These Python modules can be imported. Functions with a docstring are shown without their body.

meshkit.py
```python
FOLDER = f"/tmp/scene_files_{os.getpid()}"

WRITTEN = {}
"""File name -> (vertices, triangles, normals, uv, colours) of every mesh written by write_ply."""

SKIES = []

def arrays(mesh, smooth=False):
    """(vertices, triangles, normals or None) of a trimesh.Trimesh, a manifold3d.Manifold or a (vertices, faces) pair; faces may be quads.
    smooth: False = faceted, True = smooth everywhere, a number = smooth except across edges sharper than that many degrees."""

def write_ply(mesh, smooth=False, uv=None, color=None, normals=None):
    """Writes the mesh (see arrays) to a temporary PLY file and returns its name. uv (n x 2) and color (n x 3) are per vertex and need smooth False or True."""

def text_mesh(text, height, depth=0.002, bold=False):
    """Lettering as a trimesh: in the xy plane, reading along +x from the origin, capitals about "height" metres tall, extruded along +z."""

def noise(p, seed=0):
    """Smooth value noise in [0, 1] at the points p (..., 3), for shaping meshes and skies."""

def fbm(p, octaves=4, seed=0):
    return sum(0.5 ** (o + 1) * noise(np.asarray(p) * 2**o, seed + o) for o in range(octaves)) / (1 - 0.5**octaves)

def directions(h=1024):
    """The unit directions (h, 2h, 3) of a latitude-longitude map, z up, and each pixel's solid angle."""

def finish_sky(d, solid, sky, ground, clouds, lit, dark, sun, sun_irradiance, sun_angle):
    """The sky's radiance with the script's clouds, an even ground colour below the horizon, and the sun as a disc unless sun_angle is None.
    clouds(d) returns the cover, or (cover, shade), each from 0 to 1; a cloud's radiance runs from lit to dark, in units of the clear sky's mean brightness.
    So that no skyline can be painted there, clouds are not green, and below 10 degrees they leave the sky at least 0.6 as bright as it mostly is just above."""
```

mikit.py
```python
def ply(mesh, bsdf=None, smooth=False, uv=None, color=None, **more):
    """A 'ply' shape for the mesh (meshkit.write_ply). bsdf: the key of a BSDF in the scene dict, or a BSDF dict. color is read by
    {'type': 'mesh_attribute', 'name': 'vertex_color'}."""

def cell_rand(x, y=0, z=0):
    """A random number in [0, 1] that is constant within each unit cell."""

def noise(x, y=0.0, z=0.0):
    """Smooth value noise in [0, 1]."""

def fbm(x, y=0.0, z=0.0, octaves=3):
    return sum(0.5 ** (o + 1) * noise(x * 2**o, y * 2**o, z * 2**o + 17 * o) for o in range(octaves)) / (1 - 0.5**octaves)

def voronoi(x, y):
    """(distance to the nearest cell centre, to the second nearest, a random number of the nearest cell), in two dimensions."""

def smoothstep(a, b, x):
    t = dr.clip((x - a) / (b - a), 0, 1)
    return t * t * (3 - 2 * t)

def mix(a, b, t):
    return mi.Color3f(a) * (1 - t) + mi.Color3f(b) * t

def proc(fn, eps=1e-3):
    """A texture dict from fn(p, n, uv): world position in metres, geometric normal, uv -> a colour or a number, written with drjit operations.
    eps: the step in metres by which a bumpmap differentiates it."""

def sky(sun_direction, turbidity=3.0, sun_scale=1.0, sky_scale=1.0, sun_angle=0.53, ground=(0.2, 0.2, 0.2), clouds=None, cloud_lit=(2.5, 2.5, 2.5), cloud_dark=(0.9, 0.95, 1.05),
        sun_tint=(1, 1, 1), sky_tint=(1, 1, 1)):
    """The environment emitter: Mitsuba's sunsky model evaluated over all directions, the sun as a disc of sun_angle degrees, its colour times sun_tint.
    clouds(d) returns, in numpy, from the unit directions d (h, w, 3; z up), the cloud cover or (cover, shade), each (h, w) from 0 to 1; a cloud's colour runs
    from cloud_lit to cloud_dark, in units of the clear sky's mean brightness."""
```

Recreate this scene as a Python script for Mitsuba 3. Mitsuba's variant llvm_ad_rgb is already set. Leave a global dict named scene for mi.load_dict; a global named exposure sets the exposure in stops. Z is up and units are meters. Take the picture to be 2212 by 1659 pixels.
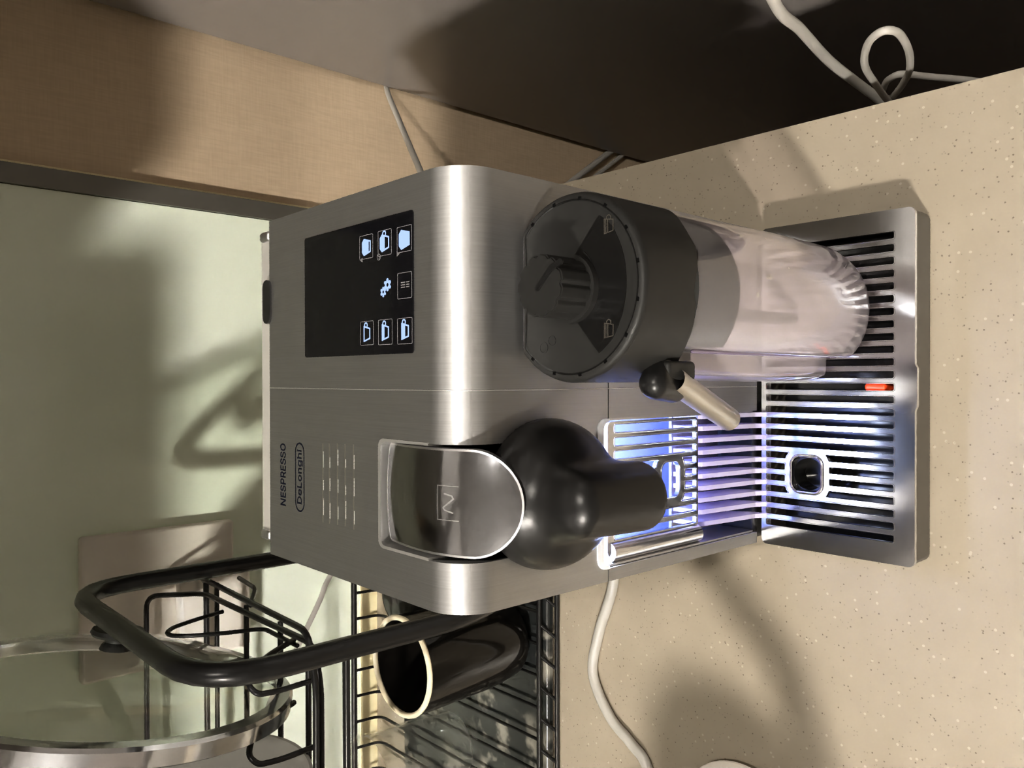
import math, random
import numpy as np, trimesh, mitsuba as mi, mikit, meshkit, drjit as dr
import manifold3d as m3
from manifold3d import Manifold, CrossSection
from shapely.geometry import Polygon, Point, LineString, box as sbox
from shapely import affinity, union_all

T = mi.ScalarTransform4f
rng = np.random.default_rng(7)
scene, labels = {}, {}

# ------------------------------------------------------------------ camera, lights, exposure
CAM = np.array([0.00521, -0.17124, 0.47441])
PITCH, YAW, ROLL, FOC = 0.739601, -0.0094996, 0.00837214, 1723.58
fw = np.array([math.sin(YAW) * math.cos(PITCH), math.cos(YAW) * math.cos(PITCH), -math.sin(PITCH)])
rt = np.cross(fw, [0, 0, 1]); rt /= np.linalg.norm(rt)
dn = np.cross(fw, rt)
up_img = math.cos(ROLL) * rt + math.sin(ROLL) * dn          # the phone was held on its side: +x of the room is up in the picture
scene['camera'] = {'type': 'perspective', 'fov_axis': 'x', 'fov': 2 * math.degrees(math.atan(1106 / FOC)), 'near_clip': 0.01,
                   'to_world': T().look_at(origin=CAM.tolist(), target=(CAM + fw).tolist(), up=up_img.tolist())}
exposure = 0.35
LAMPS = [((-1.14, -0.71, 1.48), 0.055, 2500.0, (1.0, 0.93, 0.83)),      # ceiling globe on the left
         ((0.24, -0.50, 1.544), 0.055, 440.0, (1.0, 0.93, 0.83))]       # ceiling globe behind the photographer
LED = (0.30, 0.40, 1.0)
LED_POWER = 30.0


# ------------------------------------------------------------------ materials
def lin(r, g, b):
    c = np.array([r, g, b]) / 255.0
    return [float(x) for x in np.where(c <= 0.04045, c / 12.92, ((c + 0.055) / 1.055) ** 2.4)]


def rgb(c):
    return {'type': 'rgb', 'value': [float(x) for x in c]}


def principled(c, rough=0.5, **k):
    return {'type': 'twosided', 'b': {'type': 'principled', 'base_color': c if isinstance(c, dict) else rgb(c), 'roughness': rough, **k}}


def conductor(refl, au, av=None):
    d = {'type': 'roughconductor', 'material': 'none', 'specular_reflectance': rgb(refl), 'distribution': 'ggx'}
    if av is None:
        d['alpha'] = au
    else:
        d['alpha_u'], d['alpha_v'] = au, av
    return {'type': 'twosided', 'b': d}


def counter_fn(p, n, uv):
    x, y = p.x * 290.0, p.y * 290.0
    f1, _, w1 = mikit.voronoi(x, y)
    f2, _, w2 = mikit.voronoi(x * 0.55 + 40.3, y * 0.55 + 11.7)
    f3, _, w3 = mikit.voronoi(x * 1.7 + 7.3, y * 1.7 - 3.1)
    cloud = mikit.fbm(p.x * 45.0, p.y * 45.0, 0.3, octaves=3)
    c = mikit.mix((0.258, 0.222, 0.168), (0.292, 0.254, 0.196), cloud)
    dark = mikit.smoothstep(0.17, 0.10, f1) * dr.select(w1 < 0.075, 1.0, 0.0)
    c = mikit.mix(c, (0.10, 0.075, 0.05), dark * 0.8)
    fine = mikit.smoothstep(0.22, 0.12, f3) * dr.select(w3 < 0.10, 1.0, 0.0)
    c = mikit.mix(c, (0.17, 0.14, 0.10), fine * 0.6)
    white = mikit.smoothstep(0.15, 0.09, f2) * dr.select(w2 < 0.12, 1.0, 0.0)
    return mikit.mix(c, (0.46, 0.42, 0.35), white * 0.5)


def textile_fn(p, n, uv):
    a = mikit.noise(p.x * 900.0, p.z * 70.0, 3.1)
    b = mikit.noise(p.x * 80.0, p.z * 1000.0, 8.7)
    c = mikit.mix((0.43, 0.33, 0.225), (0.515, 0.405, 0.285), 0.5 * a + 0.5 * b)
    return c


def slate_fn(p, n, uv):
    a = mikit.fbm(p.x * 60.0, p.y * 60.0, 1.0, octaves=4)
    b = mikit.fbm(p.x * 22.0, p.y * 22.0, 5.0, octaves=3)
    k = mikit.smoothstep(0.50, 0.72, a) * mikit.smoothstep(0.35, 0.65, b)
    return mikit.mix((0.008, 0.009, 0.009), (0.20, 0.19, 0.16), k * 0.8)


def alu_fn(p, n, uv):
    g = mikit.noise(uv.x * 5200.0, uv.y * 60.0, 2.0)
    h = mikit.noise(uv.x * 2100.0, uv.y * 25.0, 9.0)
    return mikit.mix((0.55, 0.55, 0.545), (0.66, 0.66, 0.655), 0.55 * g + 0.45 * h)


def floor_fn(p, n, uv):
    return mikit.mix((0.07, 0.045, 0.03), (0.10, 0.07, 0.045), mikit.fbm(p.x * 3.0, p.y * 40.0, 0.0))


B = dict(
    counter={'type': 'principled', 'base_color': mikit.proc(counter_fn), 'roughness': 0.32, 'specular': 0.45},
    textile={'type': 'twosided', 'b': {'type': 'diffuse', 'reflectance': mikit.proc(textile_fn)}},
    green_glass=principled(lin(228, 238, 219), 0.55, specular=0.3, clearcoat=1.0, clearcoat_gloss=0.985),
    grey_panel=principled(lin(92, 88, 85), 0.33, specular=0.4),
    dark_metal=principled(lin(92, 90, 84), 0.35, metallic=0.7),
    cream=principled(lin(228, 216, 176), 0.5),
    white_wall=principled((0.40, 0.38, 0.35), 0.9),
    taupe_wall=principled(lin(96, 90, 84), 0.9),
    ceiling=principled((0.26, 0.255, 0.25), 0.9),
    wood_dark=principled(lin(44, 38, 32), 0.5),
    cabinet_white=principled(lin(170, 166, 158), 0.4),
    cabinet_grey=principled(lin(120, 117, 114), 0.45),
    oven_black=principled((0.02, 0.02, 0.022), 0.15),
    floor={'type': 'diffuse', 'reflectance': mikit.proc(floor_fn)},
    alu={'type': 'twosided', 'b': {'type': 'blendbsdf', 'weight': 0.22,
         'a': {'type': 'roughconductor', 'material': 'none', 'specular_reflectance': mikit.proc(alu_fn), 'distribution': 'ggx', 'alpha_u': 0.75, 'alpha_v': 0.27},
         'b': {'type': 'roughconductor', 'material': 'none', 'specular_reflectance': rgb((0.60, 0.60, 0.595)), 'distribution': 'beckmann', 'alpha_u': 0.42, 'alpha_v': 0.05}}},
    alu_plain=conductor((0.70, 0.69, 0.67), 0.25),
    chrome=conductor((0.70, 0.70, 0.72), 0.018),
    lever_mirror=conductor((0.31, 0.31, 0.32), 0.015),
    chrome_soft=conductor((0.80, 0.80, 0.81), 0.10),
    steel=conductor((0.62, 0.585, 0.53), 0.13),
    black_satin=principled((0.004, 0.004, 0.004), 0.30, specular=0.20),
    black_matte=principled((0.007, 0.007, 0.0066), 0.48, specular=0.17),
    black_gloss=principled((0.003, 0.003, 0.003), 0.12, specular=0.28),
    black_hole=principled((0.002, 0.002, 0.002), 0.9, specular=0.0),
    ink=principled((0.004, 0.0045, 0.007), 0.7, specular=0.0),
    screen=principled((0.002, 0.002, 0.0025), 0.08, specular=0.12),
    grey_print=principled(lin(96, 95, 97), 0.6, specular=0.1),
    tray_grey=principled(lin(50, 47, 42), 0.42, metallic=0.25, specular=0.4),
    orange=principled(lin(235, 70, 25), 0.35),
    white_plastic=principled(lin(225, 218, 208), 0.35),
    cord=principled(lin(160, 157, 151), 0.4),
    rim_white=principled(lin(222, 208, 178), 0.35),
    ceramic_black=principled((0.003, 0.0027, 0.0024), 0.07, specular=0.17),
    grey_ceramic=principled(lin(150, 148, 142), 0.25),
    wire_black=principled((0.004, 0.004, 0.004), 0.26, specular=0.13),
    slate={'type': 'twosided', 'b': {'type': 'principled', 'base_color': mikit.proc(slate_fn), 'roughness': 0.18, 'specular': 0.5}},
    clear_glass={'type': 'thindielectric', 'int_ior': 1.38},
    clear_lid={'type': 'thindielectric', 'int_ior': 1.6, 'specular_transmittance': rgb((0.80, 0.84, 0.80))},
    jug_haze={'type': 'blendbsdf', 'weight': 0.13, 'a': {'type': 'thindielectric', 'int_ior': 1.5}, 'b': {'type': 'twosided', 'x': {'type': 'diffuse', 'reflectance': rgb((0.90, 0.82, 0.80))}}},
    jug_plastic={'type': 'blendbsdf', 'weight': 0.07, 'a': {'type': 'thindielectric', 'int_ior': 1.45, 'specular_transmittance': rgb((0.97, 0.94, 0.97))},
                 'b': {'type': 'twosided', 'x': {'type': 'diffuse', 'reflectance': rgb((0.90, 0.84, 0.86))}}},
    smoked={'type': 'blendbsdf', 'weight': 0.55, 'a': {'type': 'thindielectric', 'int_ior': 1.5, 'specular_transmittance': rgb((0.16, 0.17, 0.17))},
            'b': {'type': 'twosided', 'x': {'type': 'diffuse', 'reflectance': rgb((0.035, 0.038, 0.038))}}},
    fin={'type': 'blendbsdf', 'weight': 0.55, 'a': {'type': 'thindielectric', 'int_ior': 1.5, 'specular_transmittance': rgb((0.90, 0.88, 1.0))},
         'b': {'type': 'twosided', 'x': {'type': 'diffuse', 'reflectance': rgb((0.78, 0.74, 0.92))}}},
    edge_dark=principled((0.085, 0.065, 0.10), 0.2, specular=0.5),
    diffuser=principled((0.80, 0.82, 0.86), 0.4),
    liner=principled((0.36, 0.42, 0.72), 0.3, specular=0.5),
    water={'type': 'dielectric', 'int_ior': 1.33},
)
for k, v in B.items():
    scene['mat_' + k] = v


# ------------------------------------------------------------------ helpers
def put(name, mesh, mat, smooth=False, parent=None, emit=None, nouv=True):
    """One entry of the scene; a repeat takes the next number."""
    base = (parent + '__' if parent else '') + name
    key, k = base, 0
    while key in scene:
        k += 1
        key = f'{base}_{k:03d}'
    d = mikit.ply(mesh, 'mat_' + mat, smooth=smooth)
    if emit is not None:
        d['emitter'] = {'type': 'area', 'radiance': rgb(emit)}
    scene[key] = d
    return key


def tag(key, label=None, cat=None, group=None, kind=None):
    d = labels.setdefault(key, {})
    for a, b in (('label', label), ('category', cat), ('group', group), ('kind', kind)):
        if b:
            d[a] = b
    return key


def cat_mesh(*ms):
    out = []
    for m in ms:
        if hasattr(m, 'to_mesh'):
            q = m.to_mesh()
            m = trimesh.Trimesh(q.vert_properties[:, :3], q.tri_verts, process=False)
        out.append(m)
    return trimesh.util.concatenate(out)


def spline(pts, n=10, closed=False):
    """Catmull-Rom through the points."""
    P = np.asarray(pts, float)
    Q = np.vstack([P[-1:], P, P[:2]]) if closed else np.vstack([2 * P[0] - P[1], P, 2 * P[-1] - P[-2]])
    out, t = [], np.linspace(0, 1, n, endpoint=False)[:, None]
    for i in range(len(Q) - 3):
        a, b, c, d = Q[i:i + 4]
        out.append(0.5 * (2 * b + (c - a) * t + (2 * a - 5 * b + 4 * c - d) * t ** 2 + (3 * b - a - 3 * c + d) * t ** 3))
    if not closed:
        out.append(P[-1:])
    return np.vstack(out)


def rounded(pts, r, n=7):
    """A polyline with its corners rounded to the radius r."""
    P = [np.asarray(p, float) for p in pts]
    out = [P[0]]
    for a, b, c in zip(P, P[1:], P[2:]):
        u, v = a - b, c - b
        lu, lv = np.linalg.norm(u), np.linalg.norm(v)
        u, v = u / lu, v / lv
        k = min(r, 0.45 * lu, 0.45 * lv)
        for t in np.linspace(0, 1, n):
            out.append((1 - t) ** 2 * (b + u * k) + 2 * t * (1 - t) * b + t ** 2 * (b + v * k))
    out.append(P[-1])
    return np.array(out)


def tube(pts, r, n=12, closed=False, caps=True):
    P = np.asarray(pts, float)
    keep = [0] + [i for i in range(1, len(P)) if np.linalg.norm(P[i] - P[i - 1]) > 1e-7]
    P = P[keep]
    m = len(P)
    R = np.full(m, r) if np.isscalar(r) else np.asarray(r, float)[keep]
    tg = np.roll(P, -1, 0) - np.roll(P, 1, 0) if closed else np.gradient(P, axis=0)
    tg /= np.linalg.norm(tg, axis=1, keepdims=True) + 1e-12
    u = np.cross(tg[0], [0, 0, 1.0])
    if np.linalg.norm(u) < 0.1:
        u = np.cross(tg[0], [0, 1.0, 0])
    a = np.linspace(0, 2 * np.pi, n, endpoint=False)
    V = []
    for i in range(m):
        u = u - tg[i] * (u @ tg[i]); u /= np.linalg.norm(u)
        w = np.cross(tg[i], u)
        V.append(P[i] + R[i] * (np.cos(a)[:, None] * u + np.sin(a)[:, None] * w))
    V = np.vstack(V)
    F = []
    for i in range(m if closed else m - 1):
        j = (i + 1) % m
        for k in range(n):
            l = (k + 1) % n
            F += [[i * n + k, i * n + l, j * n + l], [i * n + k, j * n + l, j * n + k]]
    if caps and not closed:
        V = np.vstack([V, P[0], P[-1]])
        for k in range(n):
            F += [[m * n, (k + 1) % n, k], [m * n + 1, (m - 1) * n + k, (m - 1) * n + (k + 1) % n]]
    return trimesh.Trimesh(V, np.array(F), process=False)


def lathe(profile, n=64, center=(0, 0, 0), axis='z'):
    m = trimesh.creation.revolve(np.asarray(profile, float), sections=n)
    if axis == 'x':
        m.apply_transform([[0, 0, 1, 0], [0, 1, 0, 0], [-1, 0, 0, 0], [0, 0, 0, 1]])
    m.apply_translation(center)
    return m


def prism(poly, z0, z1):
    """A polygon in xy, extruded from z0 to z1."""
    ms = []
    for g in getattr(poly, 'geoms', [poly]):
        m = trimesh.creation.extrude_polygon(g, z1 - z0, engine='earcut')
        m.apply_translation([0, 0, z0])
        ms.append(m)
    return trimesh.util.concatenate(ms)


def swap_xz_front(m, y):
    """A mesh built in the xy plane with depth z, stood up: its y becomes height, its z points towards the viewer from the plane y."""
    v = np.array(m.vertices)
    return trimesh.Trimesh(np.stack([v[:, 0], y - v[:, 2], v[:, 1]], 1), m.faces, process=False)


def bx(x0, x1, y0, y1, z0, z1):
    m = trimesh.creation.box([x1 - x0, y1 - y0, z1 - z0])
    m.apply_translation([(x0 + x1) / 2, (y0 + y1) / 2, (z0 + z1) / 2])
    return m


def mbox(x0, x1, y0, y1, z0, z1):
    return Manifold.cube([x1 - x0, y1 - y0, z1 - z0]).translate([x0, y0, z0])


def rbox(x0, x1, y0, y1, z0, z1, r, seg=16):
    s = Manifold.sphere(r, seg)
    return Manifold.batch_hull([s.translate([x, y, z]) for x in (x0 + r, x1 - r) for y in (y0 + r, y1 - r) for z in (z0 + r, z1 - r)])


def rrect(x0, x1, y0, y1, r):
    return sbox(x0 + r, y0 + r, x1 - r, y1 - r).buffer(r, quad_segs=6)


def manifold_of(m):
    return Manifold(m3.Mesh(np.asarray(m.vertices, np.float32), np.asarray(m.faces, np.uint32)))


def ring_tubes(poly, z, r, n=6):
    ms = []
    for g in getattr(poly, 'geoms', [poly]):
        c = np.array(g.exterior.coords)[:-1]
        ms.append(tube(np.column_stack([c, np.full(len(c), z)]), r, n, closed=True))
    return trimesh.util.concatenate(ms)


# ------------------------------------------------------------------ the setting
YW = 0.575            # plane of the wall
ZC = 1.55             # ceiling above the worktop
ZF = -0.90
def struct(name, mesh, mat, label, cat, parent=None, smooth=False):
    k = put(name, mesh, mat, smooth, parent)
    if parent is None:
        tag(k, label, cat, kind='structure')
    return k

struct('wall_back', bx(-2.6, 0.95, YW, YW + 0.1, ZF, ZC), 'textile', 'beige woven textile wall covering to the right of the sage splashback', 'wall')
struct('wall_right', bx(0.323, 0.95, -0.40, YW - 0.012, ZF, ZC), 'grey_panel', 'smooth grey side panel standing to the right of the worktop', 'wall')
struct('wall_left', bx(-2.7, -2.6, -2.4, YW + 0.1, ZF, ZC), 'white_wall', 'plain painted wall on the far left, outside the picture', 'wall')
struct('wall_front', bx(-2.7, 1.6, -2.5, -2.4, ZF, ZC), 'taupe_wall', 'plain painted wall behind the photographer', 'wall')
struct('wall_far', bx(1.5, 1.6, -2.4, YW + 0.1, ZF, ZC), 'white_wall', 'plain painted wall beyond the grey panel, outside the picture', 'wall')
struct('floor', bx(-2.7, 1.6, -2.5, YW + 0.1, ZF - 0.05, ZF), 'floor', 'brown wooden floor below the worktop', 'floor')
struct('ceiling', bx(-2.7, 1.6, -2.5, YW + 0.1, ZC, ZC + 0.05), 'ceiling', 'white painted ceiling above the kitchen', 'ceiling')

gl = put('splashback', manifold_of(bx(-2.5, 0.1606, YW - 0.006, YW - 0.0005, 0.0205, 0.5525)), 'green_glass')
tag(gl, 'glossy sage green glass splashback on the wall behind the coffee machine', 'splashback')
t1 = struct('trim_1', bx(0.1612, 0.1775, YW - 0.010, YW, 0.0, 0.5525), 'dark_metal', 'dark grey metal edge strip at the right end of the sage splashback', 'trim')
put('bead', bx(0.1775, 0.1800, YW - 0.006, YW, 0.0, 0.5525), 'cream', parent=t1)
tag(t1 + '__bead', 'cream sealing bead')
struct('trim_2', bx(-2.5, 0.1606, YW - 0.008, YW, 0.0, 0.0205), 'cream', 'cream sealing strip between the splashback and the worktop', 'trim')

ct = put('countertop', manifold_of(bx(-2.5, 0.1655, -0.300, YW, -0.040, 0.0)), 'counter')
tag(ct, 'speckled beige solid surface worktop under the coffee machine', 'countertop')
bc = put('base_cabinet', bx(-2.5, 0.150, -0.27, YW - 0.001, ZF + 0.1, -0.0402), 'wood_dark')
tag(bc, 'dark base cabinet carrying the beige worktop', 'cabinet')
put('plinth', bx(-2.5, 0.150, -0.21, YW - 0.001, ZF + 0.0002, ZF + 0.0998), 'black_matte', parent=bc)

# overhead cabinets (their shadows lie on the splashback and the textile)
oc = put('overhead_cabinet', bx(-2.5, -0.212, 0.24, YW - 0.001, 0.553, 1.45), 'cabinet_grey')
tag(oc, 'grey overhead cabinet left of the narrow gap above the splashback', 'cabinet')
for i in range(4):
    put('door', bx(-2.49 + 0.57 * i, -2.49 + 0.57 * i + 0.565, 0.222, 0.2395, 0.555, 1.445), 'cabinet_grey', parent=oc)
oc2 = put('overhead_cabinet', bx(-0.154, 0.320, 0.24, YW - 0.001, 0.553, 1.45), 'cabinet_grey')
tag(oc2, 'grey overhead cabinet above the coffee machine beside the grey panel', 'cabinet')
put('door', bx(-0.152, 0.318, 0.222, 0.2395, 0.555, 1.445), 'cabinet_grey', parent=oc2)

# kitchen units behind the photographer, seen mirrored in the glass and the chrome
ku = put('kitchen_unit', bx(-2.2, 0.9, -2.398, -1.85, ZF + 0.0002, 0.0), 'cabinet_white')
tag(ku, 'white kitchen unit behind the photographer, mirrored in the glass', 'kitchen unit')
put('oven', bx(-0.9, -0.3, -1.85, -1.835, -0.62, -0.12), 'oven_black', parent=ku)
put('handle', tube([(-0.85, -1.80, -0.15), (-0.35, -1.80, -0.15)], 0.008), 'steel', True, parent=ku)

for i, (p, r, power, col) in enumerate(LAMPS):
    k = 'ceiling_lamp' if i == 0 else f'ceiling_lamp_{i:03d}'
    if i == 0:
        hs = [(0, ZC - 0.0005), (0.06, ZC - 0.0005), (0.055, ZC - 0.008), (0.03, ZC - 0.012), (0.028, p[2] + r * 0.9), (0, p[2] + r * 0.9)]
    else:
        hs = [(r + 0.015, ZC - 0.0005), (r + 0.015, p[2] - 0.003), (r + 0.001, p[2] - 0.003), (r + 0.001, ZC - 0.0005), (r + 0.015, ZC - 0.0005)]
    put('housing', lathe(hs, 32, (p[0], p[1], 0)), 'white_plastic', False, k)
    globe = trimesh.creation.icosphere(3, r) if i == 0 else lathe([(0, 0.0), (r * 0.8, 0.0), (r, 0.003), (r, 0.005), (0, 0.005)], 32)
    globe.apply_translation(p)
    put('globe' if i == 0 else 'lens', globe, 'white_plastic', True, k, emit=[power * c for c in col])
    tag(k, ['small glowing globe lamp on the ceiling at the left of the kitchen', 'flush round downlight in the ceiling above the photographer'][i], 'ceiling lamp')

# ------------------------------------------------------------------ coffee machine
CM = 'coffee_machine'
tag(CM, 'brushed metal capsule coffee machine with black spout and touch panel on the beige worktop', 'coffee machine')
YF, YB, ZT, RC = 0.092, 0.272, 0.265, 0.0195
HALF = 0.097


def shell_profile(z0):
    a = np.linspace(0, math.pi / 2, 17)
    arc = [(YF + RC - RC * math.cos(t), ZT - RC + RC * math.sin(t)) for t in a]
    return [(YF, z0)] + arc + [(YB - 0.004, ZT), (YB, ZT - 0.004), (YB, z0)]


def extrude_x(profile, x0, x1):
    """A (y, z) outline extruded along x."""
    m = CrossSection([np.array(profile)[:, :2].tolist()], m3.FillRule.NonZero).extrude(x1 - x0)      # (y, z, depth)
    v = m.to_mesh()
    P, F = v.vert_properties[:, :3], v.tri_verts
    Q = np.stack([P[:, 2] + x0, P[:, 0], P[:, 1]], 1)
    return Manifold(m3.Mesh(np.ascontiguousarray(Q, np.float32), np.ascontiguousarray(F, np.uint32)))


def put_brushed(name, mani, parent, mat='alu', angle=30):
    """uv.x runs across the brushing (along x), uv.y along the sheet's profile, so that the streaks follow the metal."""
    v, f, n = meshkit.arrays(mani, angle)
    path = meshkit.write_ply(trimesh.Trimesh(v, f, process=False), False, uv=np.stack([v[:, 0], v[:, 1] - v[:, 2]], 1), normals=n)
    key, k = f'{parent}__{name}', 0
    while key in scene:
        k += 1
        key = f'{parent}__{name}_{k:03d}'
    scene[key] = {'type': 'ply', 'filename': path, 'face_normals': False, 'bsdf': {'type': 'ref', 'id': 'mat_' + mat}}
    return key


SEAM = 0.1688
lever_slot = manifold_of(prism(rrect(-0.0748, -0.0235, 0.03, 0.1525, 0.004), 0.246, 0.30)) + mbox(-0.0748, -0.0235, 0.06, 0.115, 0.20, 0.30)
RX0, RX1, RZT = -0.0905, -0.0150, 0.1775
recess = swap_xz_front(prism(rrect(RX0, RX1, -0.02, RZT, 0.006), -0.040, 0.02), YF)
recess = manifold_of(recess)
core = extrude_x([(YF + 0.002, 0.028), (YF + 0.002, 0.2455), (YF + RC, ZT - 0.002), (YB - 0.003, ZT - 0.002), (YB - 0.003, 0.028)], -HALF + 0.002, HALF - 0.002) - lever_slot - recess
put('core', core, 'black_satin', 30, CM)
left = extrude_x(shell_profile(SEAM + 0.0003), -HALF, -0.0003) - extrude_x(
    [(YF + 0.0015, 0), (YF + 0.0015, 0.2455), (YF + RC, ZT - 0.0015), (YB - 0.002, ZT - 0.0015), (YB - 0.002, 0)], -HALF + 0.0015, 0.0)
left = left - lever_slot - recess
right = extrude_x(shell_profile(SEAM + 0.0003), 0.0003, HALF) - extrude_x(
    [(YF + 0.0015, 0), (YF + 0.0015, 0.2455), (YF + RC, ZT - 0.0015), (YB - 0.002, ZT - 0.0015), (YB - 0.002, 0)], 0.0, HALF - 0.0015)
put_brushed('shell', left, CM)
put_brushed('shell', right, CM)
lowl = extrude_x([(YF, 0.0285), (YF, SEAM - 0.0003), (YB, SEAM - 0.0003), (YB, 0.0285)], -HALF, -0.0003) - recess - mbox(-HALF + 0.0015, 0.01, YF + 0.0015, YB - 0.0015, 0, 0.2)
lowr = extrude_x([(YF, 0.0285), (YF, SEAM - 0.0003), (YB, SEAM - 0.0003), (YB, 0.0285)], 0.0003, HALF) - mbox(-0.01, HALF - 0.0015, YF + 0.0015, YB - 0.0015, 0, 0.2)
put_brushed('front_panel', lowl, CM)
put_brushed('front_panel', lowr, CM)
sprof = np.array(shell_profile(0.0288))[:-1]
put('seam', tube(np.column_stack([np.zeros(len(sprof)), sprof[:, 0] + 0.0002 * (sprof[:, 1] < 0.25), sprof[:, 1] - 0.0002 * (sprof[:, 1] >= 0.25)]), 0.00035, 6), 'alu_plain', True, CM)
put('base', rbox(-0.095, 0.095, YF + 0.002, 0.288, 0.0, 0.0275, 0.003), 'black_matte', 30, CM)

# water tank behind the shell and its latch
put('water_tank', rbox(-0.086, 0.088, YB + 0.001, 0.288, 0.028, 0.240, 0.006), 'smoked', 30, CM)
lid = cat_mesh(rbox(-0.087, 0.089, YB + 0.0005, 0.287, 0.2555, 0.2615, 0.002))
tl = put('tank_lid', lid, 'grey_ceramic', 30, CM)
tag(tl, 'pale grey water tank lid')
for x in (-0.0875, 0.0895):
    put('hinge', rbox(x - 0.003, x + 0.003, 0.2725, 0.284, 0.257, 0.264, 0.002), 'chrome_soft', 30, CM)
lat = prism(rrect(0.0374, 0.0628, 0.2652, 0.2745, 0.0042), 0.262, 0.2662)
put('latch', lat, 'black_satin', False, CM)
tag(CM + '__latch', 'black oblong latch')

# touch panel
cp = put('control_panel', prism(rrect(0.0167, 0.0811, 0.1234, 0.2241, 0.0016), 0.2645, 0.2656), 'screen', False, CM)
tag(cp, 'black glass touch panel with glowing cup symbols')


def flat(poly, z=0.26562, h=0.00012):
    return prism(poly, z, z + h)


def frame_poly(x0, x1, y0, y1, w=0.00030):
    p = rrect(x0, x1, y0, y1, 0.0007)
    return p.difference(p.buffer(-w))


frames = []
for (x0, x1, y0, y1) in [(0.0214, 0.0331, 0.1557, 0.1677), (0.0211, 0.0331, 0.1397, 0.1517), (0.0209, 0.0329, 0.1238, 0.1358),
                         (0.0632, 0.0749, 0.1560, 0.1682), (0.0630, 0.0751, 0.1402, 0.1518), (0.0628, 0.0747, 0.1240, 0.1359), (0.0416, 0.0536, 0.1240, 0.1356)]:
    put('button_frame', flat(frame_poly(x0, x1, y0 + 0.0001, y1)), 'grey_print', False, cp)


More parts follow.
